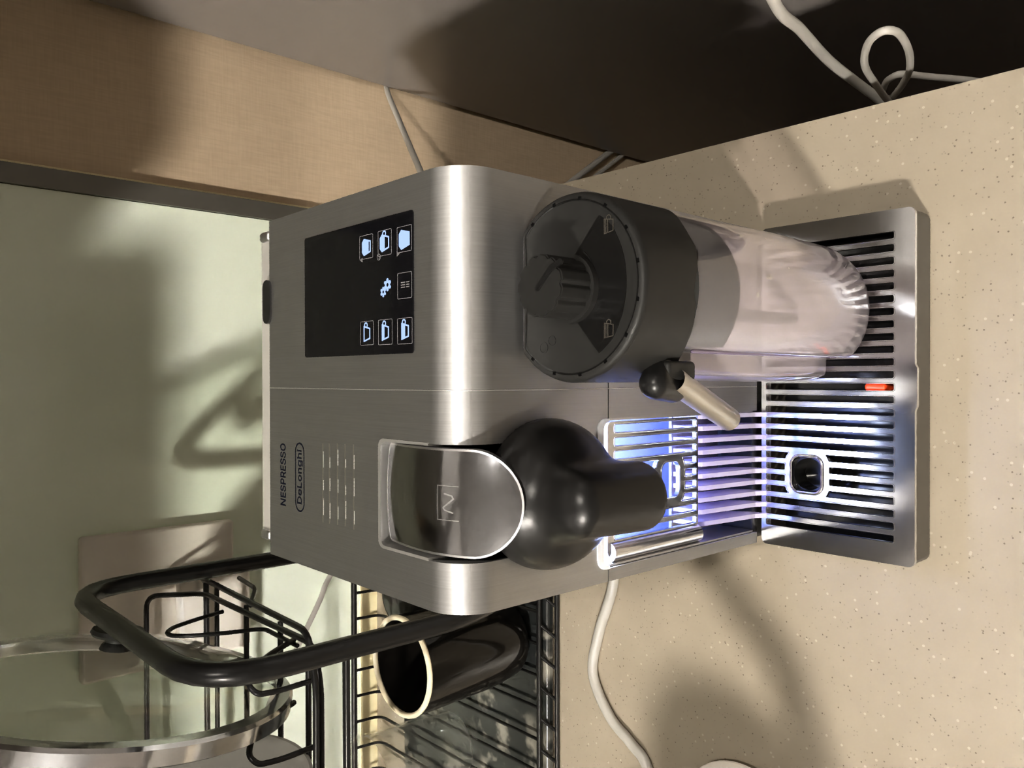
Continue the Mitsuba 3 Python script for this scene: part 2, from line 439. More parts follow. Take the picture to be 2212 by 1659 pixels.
def cup(cx, cy, s, fill, foam=False):
    """A cup seen from the side, wide rim up, handle on the right; fill 0 to 1 from its rim down; foam puts a domed head on it."""
    w, b, h = 0.0040 * s, 0.0026 * s, 0.0058 * s
    p = Polygon([(cx - w, cy + h / 2), (cx + w, cy + h / 2), (cx + b, cy - h / 2), (cx - b, cy - h / 2)]).buffer(0.0002)
    out = p.difference(p.buffer(-0.0008 * s))
    out = out.union(p.intersection(sbox(cx - 1, cy + h / 2 - fill * h, cx + 1, cy + 1)))
    ring = Point(cx + w + 0.0003 * s, cy + 0.0010 * s).buffer(0.0016 * s)
    if not foam or foam == 2:
        out = out.union(ring.difference(ring.buffer(-0.0007 * s)).difference(p))
    if foam:
        dome = Polygon([(cx - w, cy + h / 2), (cx - 0.6 * w, cy + h / 2 + 0.0016 * s), (cx + 0.6 * w, cy + h / 2 + 0.0016 * s), (cx + w, cy + h / 2)])
        out = out.union(dome.buffer(0.0002))
    return out


GLOW = (0.40, 0.56, 1.0)
for (cx, cy, s, fl, fo) in [(0.0270, 0.1617, 0.95, 0.0, False), (0.0270, 0.1457, 0.95, 0.35, False), (0.0268, 0.1296, 0.95, 0.5, False),
                            (0.0690, 0.1612, 1.0, 0.7, 1), (0.0690, 0.1455, 1.0, 0.4, 2), (0.0686, 0.1292, 1.1, 1.0, 1)]:
    put('cup_icon', flat(cup(cx, cy, s, fl, fo)), 'screen', False, cp, emit=GLOW)


def gear(cx, cy, r):
    g = Point(cx, cy).buffer(r * 0.8)
    for k in range(6):
        a = k * math.pi / 3
        g = g.union(Point(cx + r * 0.85 * math.cos(a), cy + r * 0.85 * math.sin(a)).buffer(r * 0.34, quad_segs=3))
    return g.difference(Point(cx, cy).buffer(r * 0.35))


put('gear_icon', flat(union_all([gear(0.0491, 0.1438, 0.0026), gear(0.0460, 0.1474, 0.0021)])), 'screen', False, cp, emit=GLOW)
menu = union_all([sbox(0.0466 + 0.0011 * i, 0.1295, 0.0471 + 0.0011 * i, 0.1328) for i in range(3)] + [sbox(0.0466 + 0.0011 * i, 0.1262, 0.0471 + 0.0011 * i, 0.1287) for i in range(3)])
put('menu_icon', flat(menu), 'grey_print', False, cp)
put('arrow_icon', flat(Polygon([(0.0620, 0.1655), (0.0642, 0.1655), (0.0631, 0.1680)])), 'grey_print', False, cp)
put('arrow_icon', flat(Polygon([(0.0614, 0.1360), (0.0636, 0.1360), (0.0625, 0.1335)])), 'grey_print', False, cp)
tick = Point(0.0629, 0.1511).buffer(0.0016)
tick = tick.difference(tick.buffer(-0.0003)).union(LineString([(0.0620, 0.1511), (0.0628, 0.1504), (0.0637, 0.1517)]).buffer(0.00022))
put('tick_icon', flat(tick), 'grey_print', False, cp)

# lettering and vents on the top
def text_on_top(txt, x0, x1, y0, y1, bold, name, slant=0.0):
    m = meshkit.text_mesh(txt, 0.006, 0.00012, bold)
    v = np.array(m.vertices)
    lo, hi = v.min(0), v.max(0)
    q = (v - lo) / (hi - lo)
    q[:, 0] = x0 + (x1 - x0) * q[:, 0] + slant * q[:, 1]
    q[:, 1] = y0 + (y1 - y0) * q[:, 1]
    q[:, 2] = ZT + 0.00002 + 0.00012 * q[:, 2]
    return put(name, trimesh.Trimesh(q, m.faces, process=False), 'ink', False, CM)


text_on_top('NESPRESSO', -0.0668, -0.0315, 0.2482, 0.2548, True, 'lettering')
text_on_top('DeLonghi', -0.0637, -0.0338, 0.2280, 0.2347, True, 'lettering')
ov = rrect(-0.0681, -0.0298, 0.2264, 0.2369, 0.0052)
put('badge_outline', prism(ov.difference(ov.buffer(-0.0009)), ZT + 0.00002, ZT + 0.00014), 'ink', False, CM)
for i, (y, xa, xb) in enumerate([(0.2062, -0.0704, -0.0288), (0.1994, -0.0702, -0.0284), (0.1912, -0.0698, -0.0280), (0.1836, -0.0695, -0.0278), (0.1755, -0.0700, -0.0275)]):
    v = prism(sbox(xa, y - 0.0006, xb, y + 0.0006), ZT - 0.0005, ZT + 0.00005)
    vs = put('vent_slit', v, 'dark_metal', False, CM)
    for j in range(3):
        u0 = xa + (xb - xa) * (0.06 + 0.31 * j + 0.05 * rng.random())
        put('glint', tube([(u0, y - 0.0006, ZT + 0.00005), (u0 + (xb - xa) * (0.10 + 0.12 * rng.random()), y - 0.0006, ZT + 0.00005)], 0.00018, 6), 'alu_plain', True, vs)

# lever lying in its slot: a plate that bends down over the front edge
prof = spline([(0.1478, 0.2625), (0.135, 0.2652), (0.120, 0.2668), (0.106, 0.2660), (0.093, 0.2618), (0.083, 0.2560), (0.0755, 0.2500), (0.0715, 0.2460)], 8)
arc = np.concatenate([[0], np.cumsum(np.linalg.norm(np.diff(prof, axis=0), axis=1))])
SL = arc[-1]


def bend(m, cx, z_off=0.0):
    """x across, y = length along the lever's curve, z = height above it."""
    v = np.array(m.vertices)
    s = np.clip(v[:, 1], 0, SL)
    y, z = np.interp(s, arc, prof[:, 0]), np.interp(s, arc, prof[:, 1])
    ty, tz = np.gradient(prof[:, 0], arc), np.gradient(prof[:, 1], arc)
    ny, nz = np.interp(s, arc, -tz), np.interp(s, arc, ty)
    k = np.sign(nz + 1e-9)
    h = v[:, 2] + z_off - 8.0 * (v[:, 0] - cx) ** 2 * 0.35
    L = np.hypot(ny, nz)
    return trimesh.Trimesh(np.stack([v[:, 0], y + k * ny / L * h, z + k * nz / L * h], 1), m.faces, process=False)


def fine_prism(poly, z0, z1, size=0.0025):
    m = prism(poly, z0, z1)
    v, f = trimesh.remesh.subdivide_to_size(m.vertices, m.faces, size, max_iter=12)
    return trimesh.Trimesh(v, f, process=True)


LX = -0.0481
plan = sbox(LX - 0.0232, 0.0, LX + 0.0232, SL - 0.0235).union(affinity.scale(Point(LX, SL - 0.0235).buffer(1, quad_segs=16), 0.0232, 0.0235)).buffer(-0.003).buffer(0.003)
plan = plan.union(sbox(LX - 0.0225, 0.001, LX + 0.0225, SL - 0.024))
lv = put('lever', bend(fine_prism(plan.buffer(-0.0009), -0.001, 0.0008), LX), 'lever_mirror', 35, CM)
tag(lv, 'mirror chrome lever plate')
rim = plan.difference(plan.buffer(-0.0010))
put('rim', bend(fine_prism(rim, -0.0042, 0.0010), LX), 'chrome_soft', 35, lv)
put('underside', bend(fine_prism(plan.buffer(-0.0011), -0.0055, -0.0012), LX), 'black_satin', 35, lv)
sq = sbox(LX - 0.0075, 0.0435, LX + 0.0075, 0.0545)
sq = sq.difference(sq.buffer(-0.0003)).difference(sbox(LX - 0.0071, 0.053, LX + 0.0071, 0.06))
nn = union_all([LineString([(LX - 0.0040, 0.0515), (LX - 0.0030, 0.0475), (LX - 0.0020, 0.0468), (LX + 0.0020, 0.0520), (LX + 0.0032, 0.0512), (LX + 0.0040, 0.0475)]).buffer(0.00035)])
put('emblem', bend(fine_prism(union_all([sq, nn]), 0.0006, 0.0011, 0.003), LX), 'chrome_soft', False, lv)
slot_edge = rrect(-0.0752, -0.0231, 0.10, 0.1529, 0.0042).difference(rrect(-0.0738, -0.0245, 0.05, 0.1508, 0.0034)).intersection(sbox(-1, 0.113, 1, 1))
put('slot_rim', prism(slot_edge, 0.2560, 0.2653), 'alu_plain', False, CM)

# coffee spout: domed root on the front, upright barrel in front of it, one continuous surface
SX = -0.0476


def smin(a, b, k):
    h = max(k - abs(a - b), 0.0) / k
    return min(a, b) - h * h * k * 0.25


def spout_sdf(x, y, z):
    # dome
    px, py, pz = (x - SX) / 0.0345, (y - 0.0880) / 0.0270, (z - 0.2150) / 0.0365
    k0 = math.sqrt(px * px + py * py + pz * pz)
    k1 = math.sqrt((px / 0.0345) ** 2 + (py / 0.0270) ** 2 + (pz / 0.0365) ** 2) + 1e-9
    d1 = k0 * (k0 - 1.0) / k1
    # barrel: a round-headed upright capsule with a flat mouth
    zc = min(max(z, 0.15), 0.2300)
    t = (zc - 0.19) / 0.047
    cy = 0.0550 + 0.004 * t
    r = 0.0157 - 0.0006 * t
    q = math.sqrt((x - SX) ** 2 + ((y - cy) * (0.95 if y > cy else 1.0)) ** 2 + (1.5 * (z - zc)) ** 2) - r
    a, b = q + 0.003, 0.1890 - z + 0.003
    d2 = min(max(a, b), 0.0) + math.hypot(max(a, 0.0), max(b, 0.0)) - 0.003
    d = smin(d1, d2, 0.0115)
    return -max(d, y - YF + 0.0)


sp = Manifold.level_set(spout_sdf, [SX - 0.042, 0.032, 0.170, SX + 0.042, 0.095, 0.258], 0.0015)
sp_m = cat_mesh(sp)
put('spout', sp_m, 'black_satin', True, CM)
tag(CM + '__spout', 'black bulbous coffee spout')

# lit recess
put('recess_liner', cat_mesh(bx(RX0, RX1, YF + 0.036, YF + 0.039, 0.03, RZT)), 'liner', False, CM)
put('recess_wall', bx(RX0 + 0.0001, RX0 + 0.0012, YF + 0.002, YF + 0.036, 0.03, RZT - 0.006), 'chrome_soft', False, CM)
put('recess_wall', bx(RX1 - 0.0012, RX1 - 0.0001, YF + 0.002, YF + 0.036, 0.03, RZT - 0.006), 'chrome_soft', False, CM)
arch = rrect(RX0, RX1, 0.10, RZT, 0.006).difference(rrect(RX0 + 0.0016, RX1 - 0.0016, 0.0, RZT - 0.0045, 0.004)).intersection(sbox(-1, 0.1685, 1, 1))
put('light_diffuser', swap_xz_front(prism(arch, -0.030, 0.0008), YF), 'diffuser', False, CM)
put('light_strip', bx(RX0 + 0.006, RX1 - 0.006, YF + 0.004, YF + 0.007, RZT - 0.0068, RZT - 0.0049), 'diffuser', False, CM, emit=[LED_POWER * 3.0 * c for c in (0.62, 0.72, 1.0)])
put('light_strip', bx(RX0 + 0.004, RX1 - 0.004, YF + 0.011, YF + 0.034, RZT - 0.0072, RZT - 0.0049), 'diffuser', False, CM, emit=[LED_POWER * c for c in LED])

PITCHX = 0.00694
SLOTX = [-0.0833 + PITCHX * k for k in range(25)]


def grid_slots(k_from, k_to, a0, a1, hx, ha, hw, hh, w=0.0039):
    """Slots that run along the second axis between a0 and a1 and stop short of the hole's frame."""
    collar = rrect(hx - hw - 0.0044, hx + hw + 0.0044, ha - hh - 0.0048, ha + hh + 0.0048, 0.0085)
    out = []
    for k in range(k_from, k_to):
        s = rrect(SLOTX[k] - w / 2, SLOTX[k] + w / 2, a0, a1, 0.0009)
        for g in getattr(s.difference(collar), 'geoms', [s.difference(collar)]):
            if g.area > 1.0e-5:
                out.append(g.buffer(-0.0005).buffer(0.0005))
    return out


# folded cup rest: chrome grille standing in the upper half of the recess
GX0, GX1, GZ0, GZ1, GY = -0.0870, -0.0172, 0.0835, 0.1630, 0.0975
g_slots = [g for g in grid_slots(0, 10, GZ0 + 0.0015, GZ1 - 0.0055, -0.0515, 0.1095, 0.0100, 0.0085, 0.0042)]
g_hole = rrect(-0.0515 - 0.0100, -0.0515 + 0.0100, 0.1010, 0.1180, 0.005)
plate = rrect(GX0, GX1, GZ0, GZ1, 0.003)
for g in g_slots + [g_hole]:
    plate = plate.difference(g)
gm = prism(plate, -0.0028, 0.0)
gr = ring_tubes(union_all(g_slots + [g_hole]).buffer(0.0003), 0.0, 0.00045)
cg = put('cup_rest', swap_xz_front(cat_mesh(gm, gr), GY), 'chrome', False, CM)
tag(cg, 'chrome slotted cup rest folded upright')
put('pivot', cat_mesh(lathe([(0, 0), (0.0046, 0), (0.0052, 0.0006), (0.0052, 0.078), (0, 0.078)], 28, (-0.0845, 0.0985, 0.0835))), 'chrome', 40, CM)
# clear fins below
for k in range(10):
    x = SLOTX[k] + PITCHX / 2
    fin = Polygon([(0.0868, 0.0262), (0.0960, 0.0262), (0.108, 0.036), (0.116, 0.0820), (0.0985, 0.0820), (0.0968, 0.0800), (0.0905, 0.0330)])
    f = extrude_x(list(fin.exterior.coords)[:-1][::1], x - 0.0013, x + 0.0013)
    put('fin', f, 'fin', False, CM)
put('fin_back', bx(RX0 + 0.002, RX1 - 0.002, 0.1165, 0.1185, 0.034, 0.0830), 'chrome_soft', False, CM)

# drip tray
dt = put('drip_tray', (rbox(-HALF, HALF, 0.0, 0.0895, 0.0, 0.034, 0.004) ^ mbox(-1, 1, -1, 1, 0, 0.0232)) - mbox(-HALF + 0.004, HALF - 0.004, 0.005, 0.0855, 0.004, 0.05), 'tray_grey', 30, CM)
tag(dt, 'dark grey drip tray')
put('tray_floor', bx(-HALF + 0.0045, HALF - 0.0045, 0.0055, 0.085, 0.0045, 0.006), 'black_gloss', False, dt)
HXT, HYT = -0.0522, 0.0607
slots = grid_slots(0, 25, 0.0103, 0.0878 - 0.0006, HXT, HYT, 0.0103, 0.0091)
hole = rrect(HXT - 0.0103, HXT + 0.0103, HYT - 0.0091, HYT + 0.0091, 0.0048)
top = rrect(-HALF - 0.0003, HALF + 0.0003, -0.0006, 0.0903, 0.0035)
top = top.union(Polygon([(-0.0135, 0.0), (-0.0105, -0.0017), (0.0105, -0.0017), (0.0135, 0.0)]))
for g in slots + [hole]:
    top = top.difference(g)
plate_m = prism(top, 0.0234, 0.0260)
rings = ring_tubes(union_all(slots).buffer(0.0002), 0.0259, 0.00042)
hring = ring_tubes(hole.buffer(0.0006), 0.0260, 0.0011, 8)
gk = put('grid', cat_mesh(plate_m, rings, hring), 'chrome', False, dt)
tag(gk, 'shiny chrome slotted grid')
put('cup_well', lathe([(0, 0.008), (0.011, 0.008), (0.0115, 0.0232), (0.0095, 0.0232), (0.009, 0.010), (0, 0.010)], 32, (HXT, HYT, 0)), 'black_gloss', 40, dt)
fl = put('level_float', rbox(-0.0019, 0.0019, 0.0150, 0.0268, 0.012, 0.0258, 0.0015), 'orange', 40, dt)
tag(fl, 'orange water level float')

# ------------------------------------------------------------------ milk jug hung on the front
MJ = 'milk_jug'
tag(MJ, 'clear plastic milk jug with round black lid and steel milk spout on the machine front', 'milk jug')
JX, JY, JR = 0.0435, 0.0612, 0.0402


def d_outline(r, flat_y, cx=JX, cy=JY, n=160):
    p = Point(cx, cy).buffer(r, quad_segs=n // 4)
    return p.intersection(sbox(-1, -1, 1, flat_y))


ZL = 0.2295
# lid skirt with a waved lower edge
out = d_outline(JR, 0.0905)
xy = np.array([out.exterior.interpolate(t, normalized=True).coords[0] for t in np.linspace(0, 1, 240, endpoint=False)])
ang = np.degrees(np.arctan2(xy[:, 0] - JX, -(xy[:, 1] - JY)))          # 0 = towards the viewer, positive to the right
zb = 0.1795 + 0.0135 * np.exp(-(np.abs(ang) / 62.0) ** 4) + 0.0042 * np.exp(-((ang + 3) / 13.0) ** 2) - 0.0012 * np.exp(-((ang - 24) / 9.0) ** 2)
zb = np.where(np.abs(ang) > 120, 0.178, zb)
V, F, m = [], [], len(xy)
c0 = np.array([JX, JY])
lev = [(0.0, None), (0.0, 0.2265), (0.0006, 0.2284), (0.0018, 0.2293), (0.0032, ZL)]
for ins, z in lev:
    d = (xy - c0) / np.linalg.norm(xy - c0, axis=1, keepdims=True)
    q = xy - d * ins
    V.append(np.column_stack([q, zb if z is None else np.full(m, z)]))
inner = xy - (xy - c0) / np.linalg.norm(xy - c0, axis=1, keepdims=True) * 0.0022
V.append(np.column_stack([inner, zb]))
V.append(np.column_stack([inner, np.full(m, 0.2255)]))
V = np.vstack(V)
rings_i = [5, 0, 1, 2, 3, 4]
for a, b in list(zip(rings_i, rings_i[1:])) + [(6, 5)]:
    for i in range(m):
        j = (i + 1) % m
        F += [[a * m + i, a * m + j, b * m + j], [a * m + i, b * m + j, b * m + i]]
skirt = trimesh.Trimesh(V, np.array(F), process=False)
trimesh.repair.fix_normals(skirt)
ld = put('lid', skirt, 'black_matte', 40, MJ)
tag(ld, 'round black lid')
disc = prism(d_outline(0.0372, 0.0893), 0.2270, 0.2291)
sector_o = Polygon([(JX + r * math.sin(a), 0.0690 - r * math.cos(a)) for r, a in [(0.010, -0.95)] + [(0.0385, t) for t in np.linspace(-0.86, 0.86, 24)] + [(0.010, 0.95)]]).intersection(Point(JX, JY).buffer(0.0325))
put('cover', disc, 'black_matte', False, ld)
put('dial_field', prism(sector_o, 0.22905, 0.22935), 'black_gloss', False, ld)
groove = d_outline(0.0378, 0.0899).difference(d_outline(0.0362, 0.0888))
put('groove', prism(groove, 0.2285, 0.22925), 'black_gloss', False, ld)
for k in range(14):
    a = math.radians(-150 + 300 / 13 * k)
    p = (JX + 0.0372 * math.sin(a), JY - 0.0372 * math.cos(a))
    if p[1] < 0.088:
        q = affinity.rotate(sbox(p[0] - 0.0009, p[1] - 0.0007, p[0] + 0.0009, p[1] + 0.0007), math.degrees(a), origin=p)
        put('notch', prism(q, 0.2290, 0.22955), 'black_hole', False, ld)


def cup_line(cx, cy, s):
    w, b, h = 0.0032 * s, 0.0024 * s, 0.0050 * s
    p = Polygon([(cx - w, cy + h / 2), (cx + w, cy + h / 2), (cx + b, cy - h / 2), (cx - b, cy - h / 2)])
    o = p.difference(p.buffer(-0.0004))
    o = o.union(p.intersection(sbox(cx - 1, cy + 0.0003, cx + 1, cy + 0.0007))).union(p.intersection(sbox(cx - 1, cy + 0.0013, cx + 1, cy + 0.0017)))
    ring_ = Point(cx + w, cy).buffer(0.0013 * s)
    return o.union(ring_.difference(ring_.buffer(-0.0004)).difference(p))


for cx, cy in ((0.0665, 0.0395), (0.0245, 0.0395)):
    put('cup_symbol', prism(cup_line(cx, cy, 1.0), 0.22934, 0.22950), 'tray_grey', False, ld)
arc_line = LineString([(JX + 0.0178 * math.sin(a), 0.0640 - 0.0178 * math.cos(a)) for a in np.linspace(-0.9, 0.9, 24)]).buffer(0.00035)
put('dial_mark', prism(arc_line, 0.22934, 0.2297), 'black_satin', False, ld)
for cx, cy, rr in ((0.0215, 0.0720, 0.0024), (0.0185, 0.0770, 0.0026)):
    ring_ = Point(cx, cy).buffer(rr)
    put('rinse_symbol', prism(ring_.difference(ring_.buffer(-0.0005)), 0.22908, 0.2293), 'black_satin', False, ld)
# knob
KX, KY = 0.0425, 0.0590
kp = []
for t in np.linspace(0, 2 * math.pi, 144, endpoint=False):
    flute = 0.0009 * max(0.0, math.cos(11 * t)) ** 2
    kp.append((KX + (0.0128 - flute) * math.sin(t), KY - (0.0128 - flute) * math.cos(t)))
knob = cat_mesh(prism(Polygon(kp), 0.2296, 0.2488), prism(Polygon(kp).buffer(-0.0006), 0.2488, 0.2495), prism(Point(KX, KY).buffer(0.0143), 0.2295, 0.2325))
kn = put('knob', knob, 'black_matte', 35, MJ)
ptr = LineString([(KX + 0.0065, KY + 0.006), (KX + 0.0105, KY - 0.0035), (KX + 0.006, KY - 0.0120)]).buffer(0.0013)
put('pointer', prism(LineString([(KX - 0.001, KY + 0.0005), (KX + 0.0062, KY - 0.0070), (KX + 0.0085, KY - 0.0125)]).buffer(0.0011), 0.2494, 0.2503), 'black_satin', False, kn)

# jug body: rounded front lobe, stepped left side, thick clear wall
RJ = 0.0404
body2d = Point(JX, JY - 0.0006).buffer(RJ, quad_segs=40).intersection(sbox(0, 0, 1, 0.0885)).difference(sbox(-0.01, 0.0, 0.0165, 0.0465)).buffer(-0.0012).buffer(0.0012)


def shell_stack(poly, levels, n=200):
    """Side wall of a vessel: the outline inset by d at height z, level by level, with a floor."""
    V, F = [], []
    base = np.array([poly.exterior.interpolate(t, normalized=True).coords[0] for t in np.linspace(0, 1, n, endpoint=False)])
    c = base.mean(0)
    for d, z in levels:
        q = c + (base - c) * (1 - d / 0.036)
        V.append(np.column_stack([q, np.full(n, z)]))
    for a in range(len(levels) - 1):
        for i in range(n):
            j = (i + 1) % n
            F += [[a * n + i, (a + 1) * n + j, a * n + j], [a * n + i, (a + 1) * n + i, (a + 1) * n + j]]
    V = np.vstack(V + [np.array([[c[0], c[1], levels[-1][1]]])])
    a = len(levels) - 1
    for i in range(n):
        F.append([a * n + i, len(V) - 1, a * n + (i + 1) % n])
    return trimesh.Trimesh(V, np.array(F), process=False)


jb = put('jug', shell_stack(body2d, [(0.0032, 0.205), (0.0022, 0.185), (0.0010, 0.150), (0.0, 0.090), (0.0004, 0.036), (0.0012, 0.0310), (0.0034, 0.0283), (0.0065, 0.0272)]), 'jug_plastic', 40, MJ)
tag(jb, 'clear plastic jug with water drops')
put('inner_wall', shell_stack(body2d.buffer(-0.0022), [(0.0036, 0.20), (0.0030, 0.18), (0.0004, 0.10), (0.0010, 0.040), (0.0030, 0.0345), (0.008, 0.0315)]), 'jug_haze', 40, MJ)
put('collar', prism(body2d.buffer(-0.0026).difference(body2d.buffer(-0.0032)).intersection(sbox(0.0, 0, 1, 0.070)), 0.1600, 0.2265), 'smoked', 40, MJ)
tag(MJ + '__collar', 'smoky grey inner collar')
put('milk_tube', tube([(JX - 0.004, 0.066, 0.225), (JX - 0.004, 0.066, 0.06), (JX - 0.004, 0.062, 0.040)], 0.0035, 14), 'smoked', True, MJ)
put('wall_edge', tube([(0.0169, 0.0330, 0.182), (0.0170, 0.0336, 0.100), (0.0172, 0.0342, 0.044)], 0.0009, 8), 'edge_dark', True, MJ)
# ribs round the jug's foot
for k in range(15):
    a = math.radians(-40 + 118 / 14 * k)
    c, s = math.cos(a), math.sin(a)
    o = np.array([JX, JY])
    dvec = np.array([s, -c])
    p = [np.append(o + dvec * r, z) for r, z in ((RJ - 0.0014, 0.0410), (RJ - 0.0020, 0.0345), (RJ - 0.0034, 0.0305), (RJ - 0.0060, 0.0290))]
    put('foot_rib', tube(spline(p, 4), 0.00018, 5), 'white_plastic', True, MJ)
# water drops on the wall
for i in range(16):
    a = math.radians(rng.uniform(-38, 60))
    z = rng.uniform(0.055, 0.150)
    o = np.array([JX, JY])
    dvec = np.array([math.sin(a), -math.cos(a)])
    r = rng.uniform(0.0007, 0.0015)
    dmesh = trimesh.creation.icosphere(2, 1.0)
    tng = np.array([dvec[1], -dvec[0]])
    Vd = dmesh.vertices * [r, 0.45 * r, r * 1.25]
    P3 = np.column_stack([Vd[:, 0] * -tng[0] + Vd[:, 1] * dvec[0], Vd[:, 0] * -tng[1] + Vd[:, 1] * dvec[1], Vd[:, 2]]) + np.append(o + dvec * (RJ - 0.0004), z)
    put('water_drop', trimesh.Trimesh(P3, dmesh.faces, process=False), 'water', True, MJ)
# steel spout on its black pivot
a0, a1 = np.array([0.0035, 0.0355, 0.1895]), np.array([-0.0150, 0.0455, 0.1330])
piv = Manifold.batch_hull([Manifold.sphere(0.0070, 28).translate([0.0030, 0.0380, 0.2010]), Manifold.sphere(0.0066, 28).translate([0.0010, 0.0390, 0.1880]), Manifold.sphere(0.0050, 24).translate([0.0120, 0.0400, 0.1960])])
pv = put('spout_pivot', piv, 'black_satin', True, MJ)
put('pivot_flange', rbox(0.0040, 0.0125, 0.0318, 0.0420, 0.1800, 0.2000, 0.002), 'black_matte', 35, MJ)
ax = (a1 - a0) / np.linalg.norm(a1 - a0)
tb = tube([a0 - ax * 0.004, a0, a1], [0.0056, 0.0057, 0.0057], 32, caps=False)
tb2 = tube([a1, a1 - ax * 0.03], [0.0051, 0.0051], 32, caps=False)
ends = tube([a1 - ax * 1e-4, a1 + ax * 1e-4, a1 + ax * 2e-4], [0.0057, 0.0055, 0.0051], 32, caps=False)
st = put('milk_spout', cat_mesh(tb, tb2, ends), 'steel', 40, MJ)
tag(st, 'brushed steel milk spout tube')
put('spout_bore', tube([a1 - ax * 0.012, a1 - ax * 0.011], 0.0050, 24), 'black_hole', True, MJ)

# ------------------------------------------------------------------ dish rack
DR = 'dish_rack'
tag(DR, 'black wire two-tier dish rack beside the coffee machine', 'dish rack')
RXP = -0.1645


def wire(name, pts, r, corner=0.0, n=8, mat='wire_black'):
    P = rounded(pts, corner) if corner else np.asarray(pts, float)
    return put(name, tube(P, r, n), mat, True, DR)


YP0, YP1, ZP = 0.2316, 0.4730, 0.3215
XF = -0.1500
fr = wire('side_frame', [(XF - 0.004, 0.300, 0.012), (XF, 0.296, 0.040), (XF, YP0, 0.130), (XF, YP0, ZP - 0.002), (XF, YP1, ZP), (XF, YP1, 0.012)], 0.0066, 0.046, 20)
tag(fr, 'thick black tube side frame')
XL = -0.62
wire('side_frame', [(XL, YP0, 0.008), (XL, YP0, ZP), (XL, YP1, ZP), (XL, YP1, 0.008)], 0.0070, 0.050, 16)
# upper tier: double rods along the side, turning into the front rails
wire('tier_rod', [(-0.45, 0.542, 0.247), (-0.180, 0.542, 0.247), (-0.175, 0.498, 0.2145), (-0.1715, 0.310, 0.2150), (-0.195, 0.298, 0.2160), (XL, 0.298, 0.2160)], 0.0022, 0.012)
wire('tier_rod', [(-0.170, 0.520, 0.2060), (-0.1600, 0.490, 0.2190), (-0.1600, 0.303, 0.2225), (-0.190, 0.291, 0.2235), (XL, 0.291, 0.2235)], 0.0022, 0.012)
wire('tier_rod', [(RXP - 0.004, 0.296, 0.1985), (XL, 0.296, 0.1965)], 0.0026)
wire('tier_rod', [(RXP - 0.004, 0.535, 0.1985), (XL, 0.535, 0.1965)], 0.0026)
wire('hook_wire', [(-0.1655, 0.492, 0.1870), (-0.1655, 0.45, 0.1915), (-0.1640, 0.400, 0.2180)], 0.0018, 0.01)
# plate wires of the upper tier
wire('plate_wire', [(-0.170, 0.505, 0.2010), (XL, 0.505, 0.2010)], 0.0021)
for y, x in ((0.4300, -0.172), (0.3720, -0.172), (0.3300, -0.174)):
    wire('plate_wire', [(x, y, 0.2080), (XL, y, 0.2080)], 0.0021)
wire('plate_loop', [(-0.18, 0.4527, 0.2174), (-0.18, 0.4462, 0.2409), (-0.18, 0.4378, 0.2614), (-0.1805, 0.4300, 0.2690), (-0.181, 0.4220, 0.2680), (-0.181, 0.4130, 0.2590), (-0.181, 0.4000, 0.2330), (-0.181, 0.3950, 0.2170), (-0.181, 0.3900, 0.2110), (-0.181, 0.3400, 0.2110)], 0.0016, 0.010)
for x in (-0.192, -0.236):
    wire('plate_loop', [(x, 0.302, 0.2165), (x - 0.001, 0.302, 0.2420), (x + 0.000, 0.303, 0.2570), (x + 0.005, 0.308, 0.2610), (x + 0.010, 0.316, 0.2560), (x + 0.013, 0.330, 0.2380), (x + 0.014, 0.345, 0.2110)], 0.0019, 0.010)

# lower basket
ZB1, ZB0 = 0.045, 0.0148
wire('basket_rail', [(XL, 0.540, ZB1), (-0.148, 0.540, ZB1)], 0.0030)
wire('basket_rail', [(XL, 0.300, ZB0), (-0.154, 0.300, ZB0), (-0.148, 0.306, ZB0), (-0.148, 0.534, ZB0 + 0.01)], 0.0021, 0.008)
wire('basket_rail', [(XL, 0.291, 0.0030), (-0.156, 0.291, 0.0030)], 0.0021)
for i in range(18):
    x = -0.1720 - 0.0258 * i
    wire('basket_wire', [(x - 0.012, 0.291, 0.0035), (x, 0.300, ZB0)], 0.0014, n=6)
for i in range(17):
    x = -0.188 - 0.0265 * i
    wire('basket_wire', [(x, 0.540, ZB1), (x, 0.536, 0.0160), (x, 0.300, ZB0)], 0.0015, 0.01, n=6)
tray2 = put('drip_mat', cat_mesh(rbox(XL - 0.01, -0.148, 0.296, 0.505, 0.0005, 0.0090, 0.003)), 'slate', 30, DR)
tag(tray2, 'glossy black mottled drip tray')

# mugs in the rack
def make_mug(key, cx, cy, r, z0, z1, mat, label, rimmed=True, ang=0.6):
    prof = [(0, z0), (r * 0.80, z0), (r * 0.86, z0 + 0.004), (r * 0.955, z0 + 0.03), (r * 0.985, z1 - 0.03), (r, z1 - 0.0022)]
    prof_in = [(r - 0.0035, z1 - 0.0022), (r - 0.0050, z1 - 0.03), (r * 0.85, z0 + 0.03), (r * 0.70, z0 + 0.010), (0, z0 + 0.008)]
    b = put('body', lathe(prof + prof_in, 72, (cx, cy, 0)), mat, 40, key)
    if rimmed:
        t = np.linspace(0, 2 * math.pi, 72, endpoint=False)
        rr = r - 0.00175
        put('rim', tube(np.column_stack([cx + rr * np.cos(t), cy + rr * np.sin(t), np.full(72, z1 - 0.0016)]), 0.0022, 10, closed=True), 'rim_white', True, key)
        tag(key + '__rim', 'cream white rim')
    hz = (z0 + z1) / 2
    ca, sa = math.cos(ang), math.sin(ang)
    hp = [(r * 0.96, hz + 0.030), (r + 0.018, hz + 0.030), (r + 0.024, hz + 0.010), (r + 0.020, hz - 0.015), (r * 0.95, hz - 0.028)]
    put('handle', tube(spline([(cx + d * ca, cy + d * sa, z) for d, z in hp], 8), 0.0055, 12), mat, True, key)
    tag(key, label, 'mug', 'black mugs in the rack')


